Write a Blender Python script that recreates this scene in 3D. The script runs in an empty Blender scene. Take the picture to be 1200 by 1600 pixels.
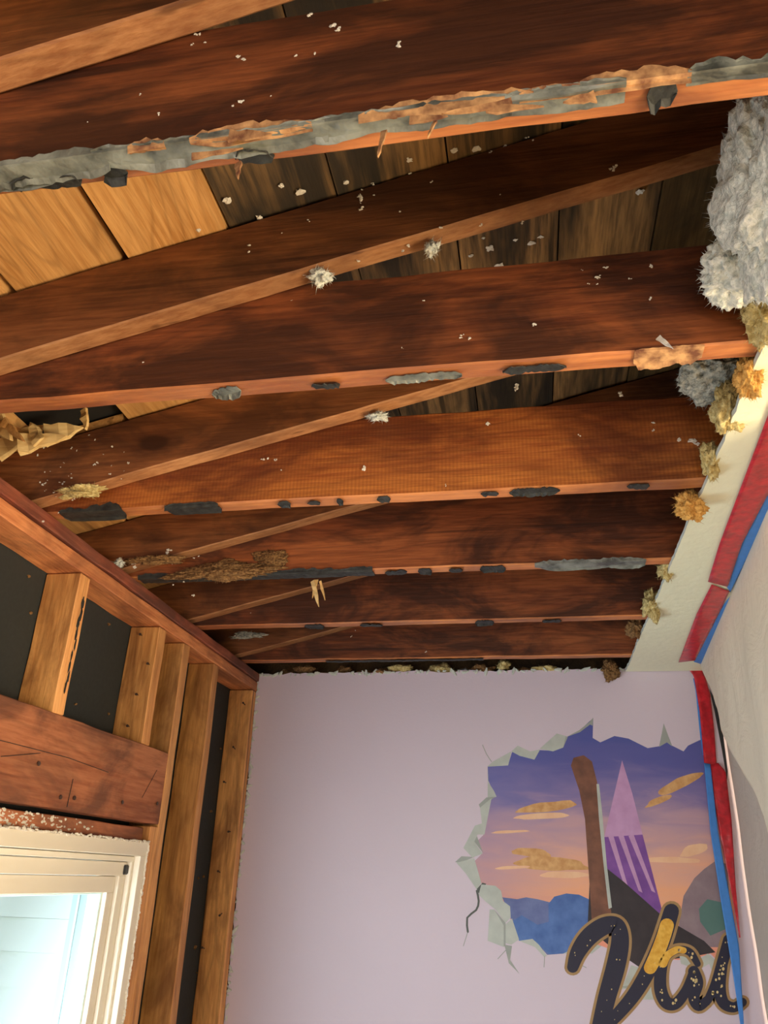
import bpy, bmesh, math, random
from mathutils import Vector, Matrix, noise
from mathutils.geometry import tessellate_polygon
C = bpy.context.scene.collection
PI = math.pi

# ---------------------------------------------------------------- camera (solved from the photograph's vanishing lines)
S = 0.677          # metres per unit of (ceiling height above the lens)
CZ = 1.763         # lens height above the floor
FPX = 1217.666
RM = ((0.98453255, 0.17273892, 0.02927328), (-0.0475275, 0.42414076, -0.90434825), (-0.16863213, 0.888969, 0.42579023))
cd = bpy.data.cameras.new('camera'); cam = bpy.data.objects.new('camera', cd); C.objects.link(cam)
cd.sensor_fit = 'VERTICAL'; cd.sensor_height = 24; cd.lens = FPX / 1600 * 24; cd.clip_start = 0.02
r, d, f = Vector(RM[0]), Vector(RM[1]), Vector(RM[2])
rot = Matrix((r, -d, -f)).transposed().to_4x4()
cam.matrix_world = Matrix.Translation((0, 0, CZ)) @ rot
bpy.context.scene.camera = cam

# ---------------------------------------------------------------- sky, daylight, exposure
sc = bpy.context.scene
sc.view_settings.view_transform = 'Standard'; sc.view_settings.look = 'None'
sc.view_settings.gamma = 1; sc.view_settings.exposure = 0.45; sc.view_settings.use_curve_mapping = False
w = bpy.data.worlds.new('world'); sc.world = w; w.use_nodes = True
wb = w.node_tree.nodes['Background']; wb.inputs[0].default_value = (0.80, 0.92, 1.0, 1); wb.inputs[1].default_value = 1.2

def area(name, loc, target, size, power, col, sy=None):
    l = bpy.data.lights.new(name, 'AREA'); l.energy = power; l.color = col; l.size = size
    if sy: l.shape = 'RECTANGLE'; l.size_y = sy
    o = bpy.data.objects.new(name, l); C.objects.link(o); o.location = loc
    o.rotation_euler = (Vector(target) - Vector(loc)).to_track_quat('-Z', 'Y').to_euler()
    return o
# daylight of the windows in the right-hand and rear walls, and of the window in the picture
area('window_daylight', (2.05, 0.15, 1.05), (0.0, 1.6, 2.2), 1.0, 60, (1.0, 0.79, 0.50), 0.9)
area('rear_window_daylight', (-0.2, -2.2, 1.15), (-0.2, 2.7, 1.7), 1.5, 21, (1.0, 0.90, 0.86), 1.1)
area('side_window_daylight', (-1.18, 1.45, 1.25), (1.2, 2.6, 0.7), 0.9, 25, (0.80, 0.88, 1.0), 0.8)
# the sun comes in through the right-hand window and lights the floor, which throws warm light up into the roof
sl = bpy.data.lights.new('sun', 'SUN'); sl.energy = 13; sl.color = (1.0, 0.86, 0.62); sl.angle = .01
so = bpy.data.objects.new('sun', sl); C.objects.link(so); so.rotation_euler = Vector((-.72, .04, -.60)).to_track_quat('-Z', 'Y').to_euler()

# ---------------------------------------------------------------- helpers
def H(x, y, z): return Vector((x * S, y * S, CZ + z * S))
def ray(px, py):
    a, b, c = px - 600, py - 800, FPX
    return Vector([RM[0][k] * a + RM[1][k] * b + RM[2][k] * c for k in range(3)])
def at(ax, val, px, py):
    """point of the plane axis=val (in H units from the lens) that the photograph shows at px,py"""
    v = ray(px, py); v = v * (val / v[ax]); return H(*v)
def mesh_obj(name, bm, mat, parent=None, smooth=False, recalc=True):
    if recalc: bmesh.ops.recalc_face_normals(bm, faces=bm.faces)
    me = bpy.data.meshes.new(name); bm.to_mesh(me); bm.free()
    for m in (mat if isinstance(mat, (list, tuple)) else [mat]): me.materials.append(m)
    if smooth:
        for p in me.polygons: p.use_smooth = True
    o = bpy.data.objects.new(name, me); C.objects.link(o)
    if parent: o.parent = parent; o.matrix_parent_inverse = parent.matrix_basis.inverted()
    return o
def tag(o, label, cat, group=None):
    o['label'] = label; o['category'] = cat
    if group: o['group'] = group
    return o
def struct(o): o['kind'] = 'structure'; return o
def stuff(o, label=None, cat=None):
    o['kind'] = 'stuff'
    if label: o['label'] = label
    if cat: o['category'] = cat
    return o
def empty(name, loc=(0, 0, 0)):
    o = bpy.data.objects.new(name, None); C.objects.link(o); o.location = loc; o.empty_display_size = .05; return o
def box(bm, x0, x1, y0, y1, z0, z1, mi=0):
    v = [bm.verts.new((x, y, z)) for x in (x0, x1) for y in (y0, y1) for z in (z0, z1)]
    out = []
    for q in ((0, 1, 3, 2), (4, 6, 7, 5), (0, 4, 5, 1), (2, 3, 7, 6), (0, 2, 6, 4), (1, 5, 7, 3)):
        f_ = bm.faces.new([v[i] for i in q]); f_.material_index = mi; out.append(f_)
    return v
def recenter(o):
    """move the origin to the middle of the bounding box base"""
    if o.parent: return o
    me = o.data; xs = [v.co for v in me.vertices]
    mn = Vector([min(v[k] for v in xs) for k in range(3)]); mx = Vector([max(v[k] for v in xs) for k in range(3)])
    c = Vector(((mn.x + mx.x) / 2, (mn.y + mx.y) / 2, mn.z))
    me.transform(Matrix.Translation(-c)); o.location = c; return o
def prism(bm, pts, y0, y1):
    """polygon in x,z extruded along y"""
    a = [bm.verts.new((x, y0, z)) for x, z in pts]; b = [bm.verts.new((x, y1, z)) for x, z in pts]
    bm.faces.new(a); bm.faces.new(b[::-1]); n = len(pts)
    for i in range(n): bm.faces.new((a[i], b[i], b[(i + 1) % n], a[(i + 1) % n]))
def rough_edges(bm, cuts_axis, n, amp, seed, bev=0.002):
    bmesh.ops.recalc_face_normals(bm, faces=bm.faces)
    bmesh.ops.bevel(bm, geom=[e for e in bm.edges], offset=bev, segments=1, affect='EDGES')
    mn = min(v.co[cuts_axis] for v in bm.verts); mx = max(v.co[cuts_axis] for v in bm.verts)
    no = Vector((0, 0, 0)); no[cuts_axis] = 1
    for i in range(1, n):
        c = Vector((0, 0, 0)); c[cuts_axis] = mn + (mx - mn) * i / n
        bmesh.ops.bisect_plane(bm, geom=bm.verts[:] + bm.edges[:] + bm.faces[:], plane_co=c, plane_no=no)
    for v in bm.verts:
        v.co += noise.noise_vector(v.co * 9 + Vector((seed * 3.1, seed, 0))) * amp
    bm.normal_update()
# ---------------------------------------------------------------- materials
def newmat(name):
    m = bpy.data.materials.new(name); m.use_nodes = True; nt = m.node_tree
    return m, nt, nt.nodes['Principled BSDF']
def N(nt, t, **kw):
    n = nt.nodes.new('ShaderNode' + t)
    for k, v in kw.items(): setattr(n, k, v)
    return n
def ramp(nt, src, stops):
    n = N(nt, 'ValToRGB'); e = n.color_ramp.elements
    while len(e) > 1: e.remove(e[-1])
    for i, (p, c) in enumerate(stops):
        if i == 0: e[0].position = p
        else: e.new(p)
        e[i].color = (c[0], c[1], c[2], 1) if not isinstance(c, (int, float)) else (c, c, c, 1)
    nt.links.new(src, n.inputs[0]); return n.outputs[0]
def mix(nt, fac, a, b, mode='MIX'):
    n = N(nt, 'Mix', data_type='RGBA', blend_type=mode)
    for s, v in ((0, fac), (6, a), (7, b)):
        if hasattr(v, 'links') or hasattr(v, 'is_linked'): nt.links.new(v, n.inputs[s])
        else: n.inputs[s].default_value = v if s == 0 else (v[0], v[1], v[2], 1)
    return n.outputs[2]
def mapped(nt, scale, seed=True):
    tc = N(nt, 'TexCoord'); mp = N(nt, 'Mapping'); mp.inputs['Scale'].default_value = scale
    nt.links.new(tc.outputs['Object'], mp.inputs[0])
    if seed:
        oi = N(nt, 'ObjectInfo'); k = N(nt, 'Math', operation='MULTIPLY'); k.inputs[1].default_value = 37.0
        nt.links.new(oi.outputs['Random'], k.inputs[0])
        cx = N(nt, 'CombineXYZ')
        for i in range(3): nt.links.new(k.outputs[0], cx.inputs[i])
        nt.links.new(cx.outputs[0], mp.inputs['Location'])
    return mp.outputs[0]
def noi(nt, vec, scale, detail=4, rough=.55, dist=0):
    n = N(nt, 'TexNoise'); n.inputs['Scale'].default_value = scale; n.inputs['Detail'].default_value = detail
    n.inputs['Roughness'].default_value = rough; n.inputs['Distortion'].default_value = dist
    nt.links.new(vec, n.inputs['Vector']); return n.outputs['Fac']
def wood(name, axis, light, mid, dark, stain, stain_amt=.5, ring=55, rough=.62, spec=.35, bump=.35, knots=True, streak=.45, saw=0):
    """sawn timber with the grain along axis; stain = weathering blotches"""
    m, nt, b = newmat(name)
    long_, cross = [1.0, 1.0, 1.0], [1.0] * 3
    sc_ = [1.0, 1.0, 1.0]; sc_[axis] = .07
    v = mapped(nt, sc_)
    # warp so rings wander round knots
    fine = noi(nt, v, 130, 5, .6)
    big = noi(nt, v, 9, 3, .5)
    sc2 = [1.0] * 3; sc2[axis] = .16
    v2 = mapped(nt, sc2)
    warp = noi(nt, v2, 5.5, 2, .5, .4)
    rg = N(nt, 'Math', operation='MULTIPLY'); rg.inputs[1].default_value = ring * 1.6; nt.links.new(warp, rg.inputs[0])
    sn = N(nt, 'Math', operation='SINE'); nt.links.new(rg.outputs[0], sn.inputs[0])
    rings = ramp(nt, sn.outputs[0], [(0, 0), (.75, .25), (1, 1)])
    c = ramp(nt, big, [(.28, dark), (.5, mid), (.75, light)])
    c = mix(nt, .42, c, ramp(nt, fine, [(.36, dark), (.62, light)]))
    sl_ = [1.0] * 3; sl_[axis] = .03
    crack = noi(nt, mapped(nt, sl_), 34, 3, .5)
    c = mix(nt, ramp(nt, crack, [(.29, .8), (.36, 0)]), c, [x * .4 for x in dark])
    mm = N(nt, 'Math', operation='MULTIPLY'); mm.inputs[1].default_value = .30; nt.links.new(rings, mm.inputs[0])
    c = mix(nt, mm.outputs[0], c, [x * .45 for x in dark])
    if knots:
        sk = [1.0] * 3; sk[axis] = .5; sk[(1, 0, 1)[axis]] = .02
        vk = mapped(nt, sk)
        vo = N(nt, 'TexVoronoi'); vo.inputs['Scale'].default_value = 4.2; nt.links.new(vk, vo.inputs['Vector'])
        wn = noi(nt, vk, 18, 2)
        ad = N(nt, 'Math', operation='MULTIPLY_ADD'); ad.inputs[1].default_value = .06; nt.links.new(wn, ad.inputs[0]); nt.links.new(vo.outputs['Distance'], ad.inputs[2])
        kn = ramp(nt, ad.outputs[0], [(.09, 1), (.12, .45), (.18, 0)])
        c = mix(nt, kn, c, [x * .35 for x in dark])
    if saw:
        wv = N(nt, 'TexWave', wave_type='BANDS', bands_direction='XYZ'[axis]); wv.inputs['Scale'].default_value = 42; wv.inputs['Distortion'].default_value = 1.2; wv.inputs['Detail Scale'].default_value = .3
        tcs = N(nt, 'TexCoord'); nt.links.new(tcs.outputs['Object'], wv.inputs['Vector'])
        mw = N(nt, 'Math', operation='MULTIPLY'); mw.inputs[1].default_value = saw; nt.links.new(wv.outputs['Fac'], mw.inputs[0])
        c = mix(nt, mw.outputs[0], c, [x * .5 for x in mid])
    v3s = [1.0] * 3; v3s[axis] = streak
    v3 = mapped(nt, v3s)
    st = noi(nt, v3, 7, 5, .62, .6)
    stf = ramp(nt, st, [(.5 - .1 * stain_amt, 0), (.72 - .18 * stain_amt, stain_amt)])
    c = mix(nt, stf, c, stain)
    hs = N(nt, 'HueSaturation'); oi = N(nt, 'ObjectInfo')
    mr = N(nt, 'MapRange'); mr.inputs[3].default_value = .85; mr.inputs[4].default_value = 1.15
    nt.links.new(oi.outputs['Random'], mr.inputs[0]); nt.links.new(mr.outputs[0], hs.inputs['Value']); nt.links.new(c, hs.inputs['Color'])
    nt.links.new(hs.outputs[0], b.inputs['Base Color'])
    b.inputs['Roughness'].default_value = rough; b.inputs['Specular IOR Level'].default_value = spec
    bp = N(nt, 'Bump'); bp.inputs['Strength'].default_value = bump; bp.inputs['Distance'].default_value = .004
    nt.links.new(fine, bp.inputs['Height']); nt.links.new(bp.outputs[0], b.inputs['Normal'])
    return m
def plain(name, col, rough=.6, var=.12, scale=30, bump=.1, dist=.002, spec=.4, col2=None):
    m, nt, b = newmat(name); v = mapped(nt, (1, 1, 1), False); n = noi(nt, v, scale, 4)
    c2 = col2 or [x * (1 - var) for x in col]
    nt.links.new(ramp(nt, n, [(.35, c2), (.65, col)]), b.inputs['Base Color'])
    b.inputs['Roughness'].default_value = rough; b.inputs['Specular IOR Level'].default_value = spec
    if bump:
        bp = N(nt, 'Bump'); bp.inputs['Strength'].default_value = bump; bp.inputs['Distance'].default_value = dist
        nt.links.new(n, bp.inputs['Height']); nt.links.new(bp.outputs[0], b.inputs['Normal'])
    return m
M = {}
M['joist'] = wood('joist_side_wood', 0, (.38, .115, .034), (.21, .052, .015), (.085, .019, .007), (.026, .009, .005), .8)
M['joist_pale'] = wood('joist_orange_wood', 0, (.66, .24, .050), (.44, .120, .024), (.20, .036, .009), (.085, .016, .006), .7, ring=80, saw=.35)
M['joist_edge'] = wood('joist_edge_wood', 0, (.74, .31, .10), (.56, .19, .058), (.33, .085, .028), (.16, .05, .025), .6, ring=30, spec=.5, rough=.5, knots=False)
M['rafter'] = wood('rafter_wood', 0, (.34, .13, .044), (.21, .070, .023), (.11, .030, .010), (.035, .013, .007), .7, ring=35)
M['rafter_edge'] = wood('rafter_edge_wood', 0, (.52, .27, .12), (.38, .165, .065), (.22, .08, .03), (.14, .06, .03), .5, ring=30, knots=False)
M['stud'] = wood('stud_wood', 2, (.88, .48, .17), (.70, .33, .10), (.40, .15, .040), (.15, .05, .016), .6, ring=45)
M['stud_edge'] = wood('stud_edge_wood', 2, (.92, .50, .20), (.80, .38, .13), (.50, .19, .06), (.30, .10, .035), .4, ring=30, knots=False)
M['plate'] = wood('top_plate_wood', 1, (.90, .42, .18), (.76, .29, .11), (.42, .13, .05), (.14, .045, .025), .6, ring=30)
M['plate_red'] = wood('red_stained_plate_wood', 1, (.46, .17, .09), (.32, .075, .04), (.15, .035, .02), (.09, .04, .03), .8, ring=30)
M['header'] = wood('header_wood', 1, (.60, .25, .12), (.48, .165, .075), (.28, .075, .032), (.13, .055, .035), .75, ring=30, rough=.7)
M['plank_tan'] = wood('tan_deck_wood', 1, (.92, .54, .21), (.76, .39, .13), (.48, .21, .055), (.16, .075, .028), .5, ring=60, streak=.12)
M['plank_grey'] = wood('grey_stained_deck_wood', 1, (.60, .33, .12), (.25, .145, .06), (.06, .038, .020), (.020, .017, .013), .95, ring=30, streak=.10)
M['plank_olive'] = wood('olive_deck_wood', 1, (.22, .13, .045), (.15, .085, .028), (.08, .045, .016), (.03, .02, .01), .7, ring=30)
M['raw'] = wood('fresh_splintered_wood', 0, (.95, .74, .36), (.88, .60, .25), (.62, .36, .12), (.45, .2, .06), .3, ring=60, knots=False)
M['felt'] = plain('black_roof_felt', (.012, .011, .010), .9)
M['sheath'] = plain('black_fibre_sheathing', (.030, .034, .034), .85, scale=90, bump=.4)
M['paper'] = plain('grey_torn_paper', (.23, .25, .22), .42, scale=26, bump=.9, dist=.006, spec=.6, col2=(.045, .05, .045))
M['char'] = plain('charcoal_scab', (.035, .038, .036), .6, scale=60, bump=.7, dist=.003, col2=(.012, .012, .012))
M['tanpaper'] = plain('tan_torn_fibre', (.60, .34, .15), .8, scale=50, bump=.6, col2=(.16, .06, .03))
M['white_fluff'] = plain('white_insulation', (.84, .85, .78), .95, scale=120, bump=.8, dist=.006, col2=(.50, .54, .50))
M['grey_fluff'] = plain('grey_insulation', (.56, .55, .47), .95, scale=120, bump=.8, dist=.006, col2=(.20, .22, .20))
M['yellow_fluff'] = plain('yellow_insulation', (.72, .60, .28), .95, scale=120, bump=.8, dist=.006, col2=(.42, .30, .10))
M['orange_fluff'] = plain('orange_insulation', (.85, .50, .14), .95, scale=120, bump=.8, dist=.006, col2=(.55, .27, .06))
M['brown_fluff'] = plain('brown_nest_fibre', (.36, .20, .075), .95, scale=160, bump=.8, dist=.006, col2=(.12, .055, .02))
M['crumb'] = plain('white_crumb', (.78, .74, .66), .9, scale=200, bump=0)
M['drywall_core'] = plain('gypsum_edge', (.62, .66, .60), .9, scale=60, bump=.5)
M['nail'] = plain('rusty_nail', (.07, .04, .03), .6, scale=200)
M['window_white'] = plain('cream_window_vinyl', (.80, .74, .62), .4, .05, 6, .03)
M['siding'] = plain('white_siding', (.92, .93, .92), .5, .03, 4, .02)
M['trimcyan'] = plain('pale_trim', (.66, .84, .84), .5, .04, 4, .02)
M['latch'] = plain('black_latch_and_gap', (.03, .03, .03), .4)
M['red_tape'] = plain('red_sheathing_tape', (.66, .015, .03), .28, .45, 38, .5, .003, .6)
M['blue_tape'] = plain('blue_painter_tape', (.06, .24, .66), .6, .10, 60, .15)
M['floor'] = plain('floor_board', (.62, .48, .30), .5)
M['rim'] = plain('wall_rim', (.5, .5, .5))

def wall_mat(name, col, col2, bscale=120, bstr=.12):
    m, nt, b = newmat(name); v = mapped(nt, (1, 1, 1), False)
    n = noi(nt, v, 1.6, 3); fine = noi(nt, v, bscale, 3)
    nt.links.new(ramp(nt, n, [(.3, col2), (.7, col)]), b.inputs['Base Color']); b.inputs['Roughness'].default_value = .55
    b.inputs['Specular IOR Level'].default_value = .3
    bp = N(nt, 'Bump'); bp.inputs['Strength'].default_value = bstr; bp.inputs['Distance'].default_value = .003
    nt.links.new(fine, bp.inputs['Height']); nt.links.new(bp.outputs[0], b.inputs['Normal'])
    return m
M['lilac'] = wall_mat('lilac_wall_paint', (.67, .57, .655), (.64, .55, .63))
M['white_wall'] = wall_mat('white_wall_paint', (.78, .74, .70), (.74, .70, .66))
M['ceil_paint'] = wall_mat('white_ceiling_paint', (.82, .82, .62), (.79, .80, .60), 45, .6)

def plastic(name, dc, tcol):
    m, nt, b = newmat(name)
    nt.nodes.remove(b); out = nt.nodes['Material Output']
    v = mapped(nt, (1, 1, 1), False); n = noi(nt, v, 9, 4, .6, 1.2)
    bp = N(nt, 'Bump'); bp.inputs['Strength'].default_value = .4; bp.inputs['Distance'].default_value = .025
    nt.links.new(n, bp.inputs['Height'])
    d_ = N(nt, 'BsdfDiffuse'); t = N(nt, 'BsdfTranslucent'); g = N(nt, 'BsdfGlossy')
    d_.inputs[0].default_value = (*dc, 1); t.inputs[0].default_value = (*tcol, 1); g.inputs[1].default_value = .3
    g.inputs[0].default_value = (.9, .9, .9, 1)
    for q in (d_, g): nt.links.new(bp.outputs[0], q.inputs['Normal'])
    a = N(nt, 'MixShader'); a.inputs[0].default_value = .28; nt.links.new(d_.outputs[0], a.inputs[1]); nt.links.new(t.outputs[0], a.inputs[2])
    c = N(nt, 'MixShader'); c.inputs[0].default_value = .06; nt.links.new(a.outputs[0], c.inputs[1]); nt.links.new(g.outputs[0], c.inputs[2])
    nt.links.new(c.outputs[0], out.inputs[0]); return m
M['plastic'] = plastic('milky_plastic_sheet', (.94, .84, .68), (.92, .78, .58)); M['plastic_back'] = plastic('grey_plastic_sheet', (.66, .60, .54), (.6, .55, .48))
def glass():
    m, nt, b = newmat('window_glass')
    nt.nodes.remove(b); out = nt.nodes['Material Output']
    t = N(nt, 'BsdfTransparent'); t.inputs[0].default_value = (.94, 1, .99, 1); g = N(nt, 'BsdfGlossy'); g.inputs[1].default_value = .02
    x = N(nt, 'MixShader'); x.inputs[0].default_value = .06
    nt.links.new(t.outputs[0], x.inputs[1]); nt.links.new(g.outputs[0], x.inputs[2]); nt.links.new(x.outputs[0], out.inputs[0]); return m
M['glass'] = glass()
def print_mat(name, col, col2=None, scale=20): return plain(name, col, .5, .06, scale, 0, spec=.3, col2=col2)

# ================================================================= THE LARGE STRUCTURE
ROOF = lambda x: 1.584 + .245 * x        # underside of the deck, H units
# roof deck: planks along the depth of the room, dark felt above them
deck = struct(empty('roof_deck', H(0, 0, 1.6)))
bm = bmesh.new()
prism(bm, [(x * S, CZ + (ROOF(x) + dz) * S) for x, dz in ((-2.32, .045), (3.2, .045), (3.2, .06), (-2.32, .06))], -3.6 * S, 4.45 * S)
mesh_obj('roof_felt', bm, M['felt'], deck)
seams = [-2.30, -2.02, -1.75, -1.485, -1.215, -.926, -.66, -.392, -.124, .147, .42, .69, .96, 1.23, 1.5, 1.77, 2.04, 2.31, 2.58, 2.85, 3.12]
for i in range(len(seams) - 1):
    a, b_ = seams[i], seams[i + 1]
    gap = .010 if i < 6 else .0045
    kind = 'plank_tan' if i < 6 else ('plank_olive' if i > 9 else 'plank_grey')
    segs = [(-3.6, .42), (.43, 4.4)] if i % 2 else [(-3.6, -.77), (-.76, 4.4)]
    if i == 3: segs = [(-3.6, 1.50), (1.93, 4.4)]      # the broken board
    for (y0, y1) in segs:
        dz = .004 * math.sin(i * 2.3)
        bm = bmesh.new()
        a0, b0 = a + gap / 2 + (.012 if i in (4, 5) else 0), b_ - gap / 2
        prism(bm, [(a0 * S, CZ + (ROOF(a0) + dz) * S), (b0 * S, CZ + (ROOF(b0) + dz) * S), (b0 * S, CZ + (ROOF(b0) + dz + .030) * S), (a0 * S, CZ + (ROOF(a0) + dz + .030) * S)], y0 * S, y1 * S)
        mesh_obj('plank', bm, M[kind], deck)

# left wall: black sheathing outside the framing, with the window opening
X0, X1 = -1.440, -1.571
WY0, WY1, WZ0, WZ1 = 1.15, 3.012, -1.05, .098     # window rough opening, H units
bm = bmesh.new()
xs0, xs1 = (X1 - .030) * S, (X1 - .001) * S
def wbox(bm, y0, y1, z0, z1): box(bm, xs0, xs1, y0 * S, y1 * S, CZ + z0 * S, CZ + z1 * S)
zf = -CZ / S
wbox(bm, -3.6, WY0, zf, 1.0); wbox(bm, WY0, WY1, zf, WZ0); wbox(bm, WY0, WY1, WZ1, 1.0); wbox(bm, WY1, 4.45, zf, 1.0)
wl = struct(mesh_obj('wall_left', bm, M['sheath']))
bm = bmesh.new(); box(bm, -2.31 * S, (X1 - .031) * S, -3.6 * S, 4.45 * S, CZ + .93 * S, CZ + .95 * S); box(bm, -2.34 * S, -2.315 * S, -3.6 * S, 4.45 * S, CZ + .93 * S, CZ + 1.08 * S)
struct(mesh_obj('trim_2', bm, M['plank_tan']))
# plaster on the near part of the left wall, behind the camera's view
bm = bmesh.new(); box(bm, X0 * S, (X0 + .018) * S, -3.6 * S, .3 * S, 0, CZ + .985 * S); struct(mesh_obj('wall_left_plaster', bm, M['white_wall']))

# far wall with ragged top and left edge of its plaster board
def ragged_poly(pts, amp, step, seed, plane):
    out = []; rnd = random.Random(seed); n = len(pts)
    for i in range(n):
        a, b_ = Vector(pts[i][:2]), Vector(pts[(i + 1) % n][:2]); rag = pts[i][2]
        out.append(a)
        if rag:
            k = int((b_ - a).length / step); nn = Vector((-(b_ - a).y, (b_ - a).x)).normalized()
            for j in range(1, k): out.append(a.lerp(b_, j / k + rnd.uniform(-.2, .2) / k) + nn * rnd.uniform(-amp, amp))
    return out
def slab(name, pts, axis, v0, v1, mats, parent=None):
    """polygon pts in the plane perpendicular to axis, extruded v0 (seen face) to v1; H units"""
    bm = bmesh.new()
    def mk(p, v):
        return H(p[0], v, p[1]) if axis == 1 else (H(p[0], p[1], v) if axis == 2 else H(v, p[0], p[1]))
    a = [bm.verts.new(mk(p, v0)) for p in pts]; b_ = [bm.verts.new(mk(p, v1)) for p in pts]
    f0 = bm.faces.new(a); f0.material_index = 0; f1 = bm.faces.new(b_[::-1]); f1.material_index = 0
    for i in range(len(pts)):
        q = bm.faces.new((a[i], b_[i], b_[(i + 1) % len(pts)], a[(i + 1) % len(pts)])); q.material_index = 1
    return mesh_obj(name, bm, mats, parent)
BW = 4.06
pts = ragged_poly([(-1.445, zf, 1), (-1.445, .998, 1), (3.0, 1.0, 0), (3.0, zf, 0)][::1], .007, .03, 3, 1)
struct(slab('wall_front', pts, 1, BW, BW + .022, [M['lilac'], M['drywall_core']]))
# torn paper and plaster lip along its top and left edges
bm = bmesh.new(); rnd = random.Random(5)
for (p0, p1, n) in (((-1.44, .99), (.52, .995), 90), ((-1.437, .99), (-1.437, -.62), 75)):
    for i in range(n):
        t = (i + rnd.random()) / n
        x, z = p0[0] + (p1[0] - p0[0]) * t, p0[1] + (p1[1] - p0[1]) * t
        if rnd.random() < .25 and i > 5: continue
        s = rnd.uniform(.006, .016); c = H(x + rnd.uniform(-.006, .006), BW - .004, z + rnd.uniform(-.004, .007))
        m_ = Matrix.Translation(c) @ Matrix.Rotation(rnd.uniform(0, 6), 4, 'Y') @ Matrix.Diagonal((s * S * rnd.uniform(.8, 2.2), .004 * S, s * S * .6, 1))
        bmesh.ops.create_icosphere(bm, subdivisions=1, radius=1, matrix=m_)
for v in bm.verts: v.co += noise.noise_vector(v.co * 80) * .002
o = mesh_obj('trim_1', bm, M['drywall_core'], recalc=False); struct(o)
# sheathing that closes the attic beyond that wall, studs' top plate
bm = bmesh.new(); prism(bm, [(x * S, z) for x, z in ((-2.31, CZ + .955 * S), (-1.6, CZ + .955 * S), (-1.6, 0.001), (3.09, .001), (3.09, CZ + (ROOF(3.09) - .01) * S), (-2.31, CZ + (ROOF(-2.31) - .01) * S))], 4.405 * S, 4.44 * S); struct(mesh_obj('wall_gable', bm, M['plank_olive']))
# other walls of the room (behind the lens)
bm = bmesh.new()
yb = -3.6 * S
for (a, b_, z0, z1) in ((-1.57, -1.3, 0, 3.2), (1.0, 3.1, 0, 3.2), (-1.3, 1.0, 0, .6), (-1.3, 1.0, 1.75, 3.2)):
    z1c = min(z1, CZ + (ROOF(a) - .01) * S)
    box(bm, a * S, b_ * S, yb - .02, yb, z0, z1c)
struct(mesh_obj('wall_back', bm, M['white_wall']))
bm = bmesh.new()
xr = 3.1 * S
for (y0, y1, z0, z1) in ((-3.6 * S, -.45, 0, 3.3), (.75, 4.4 * S, 0, 3.3), (-.45, .75, 0, .55), (-.45, .75, 1.55, 3.3)):
    box(bm, xr, xr + .02, y0, y1, z0, z1)
struct(mesh_obj('wall_right', bm, M['white_wall']))
bm = bmesh.new(); box(bm, -1.6 * S, 3.12 * S, -3.62 * S, 4.44 * S, -.03, 0); struct(mesh_obj('floor', bm, M['floor']))

# ceiling: what is left of the plasterboard, right of the ragged saw cut
k = .985
edge = []
rnd = random.Random(9); y = -3.6
while y < 4.05:
    edge.append((.507 * k + .006 * noise.noise(Vector((y * 3, 0, 0))) + rnd.uniform(-.002, .002), y)); y += .022
pts = [(3.08, -3.6)] + edge + [(.507 * k, 4.055), (3.08, 4.055)]
ce = struct(slab('ceiling', pts, 2, k - .002, k + .012, [M['ceil_paint'], M['drywall_core']]))

# ================================================================= TOP PLATES, STUDS, HEADER (left wall)
def timber(name, x0, x1, y0, y1, z0, z1, axis, side, edge_mat, edge_dir, label, cat, group=None, seed=1, n=14, amp=.0016, parent=None):
    bm = bmesh.new(); box(bm, x0 * S, x1 * S, y0 * S, y1 * S, CZ + z0 * S, CZ + z1 * S)
    rough_edges(bm, axis, n, amp, seed); bmesh.ops.recalc_face_normals(bm, faces=bm.faces)
    for f_ in bm.faces:
        if f_.normal.dot(Vector(edge_dir)) > .4: f_.material_index = 1
    o = mesh_obj(name, bm, [side, edge_mat], parent, recalc=False)
    if label: recenter(o); tag(o, label, cat, group)
    return o
def nail(parent, p, d_, L=.03, r=.0016, bend=.2):
    bm = bmesh.new(); d_ = Vector(d_).normalized(); q = d_.to_track_quat('Z', 'Y').to_matrix().to_4x4()
    bmesh.ops.create_cone(bm, cap_ends=True, segments=6, radius1=r, radius2=r * .8, depth=L, matrix=Matrix.Translation(p + d_ * L / 2) @ q)
    bmesh.ops.create_cone(bm, cap_ends=True, segments=8, radius1=r * 2.3, radius2=r * 2.3, depth=.002, matrix=Matrix.Translation(p + d_ * L) @ q)
    return mesh_obj('nail', bm, M['nail'], parent)
E1 = (1, 0, 0)
timber('top_plate', X1, X0 + .006, -3.5, 4.055, .9535, .996, 1, M['plate_red'], M['plate_red'], E1,
       'upper top plate of the left wall, dark red-stained plank carrying the joist ends', 'plank', seed=2, n=60, amp=.003)
timber('top_plate', X1, X0, -3.5, 4.055, .8985, .9475, 1, M['plate'], M['plate'], E1,
       'lower top plate of the left wall, orange plank resting on the stud tops', 'plank', seed=3, n=60, amp=.002)
ST = .8955
def stud(y0, y1, z0, z1, label, seed, x1=X1, x0=X0):
    return timber('stud', x1 + .001, x0 - .001, y0, y1, z0, z1, 2, M['stud'], M['stud_edge'], E1, label, 'stud', seed=seed, n=24, amp=.0022)
s1 = stud(2.222, 2.284, .437, ST, 'short wall stud nearest the camera above the header, black streak down its edge', 4)
s2 = stud(2.836, 2.899, .437, ST, 'short wall stud above the header, the one beside the tall studs', 5)
sk_ = stud(3.080, 3.142, zf + .001, ST, 'tall wall stud touching the end of the header board', 6)
sj = stud(3.014, 3.078, zf + .001, .157, 'trimmer stud running down beside the white window under the header end', 7)
s4 = stud(3.432, 3.495, zf + .001, ST, 'tall knotty wall stud standing free between two black gaps', 8)
s5 = stud(3.990, 4.052, zf + .001, ST, 'corner wall stud against the edge of the lilac wall', 9)
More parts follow.
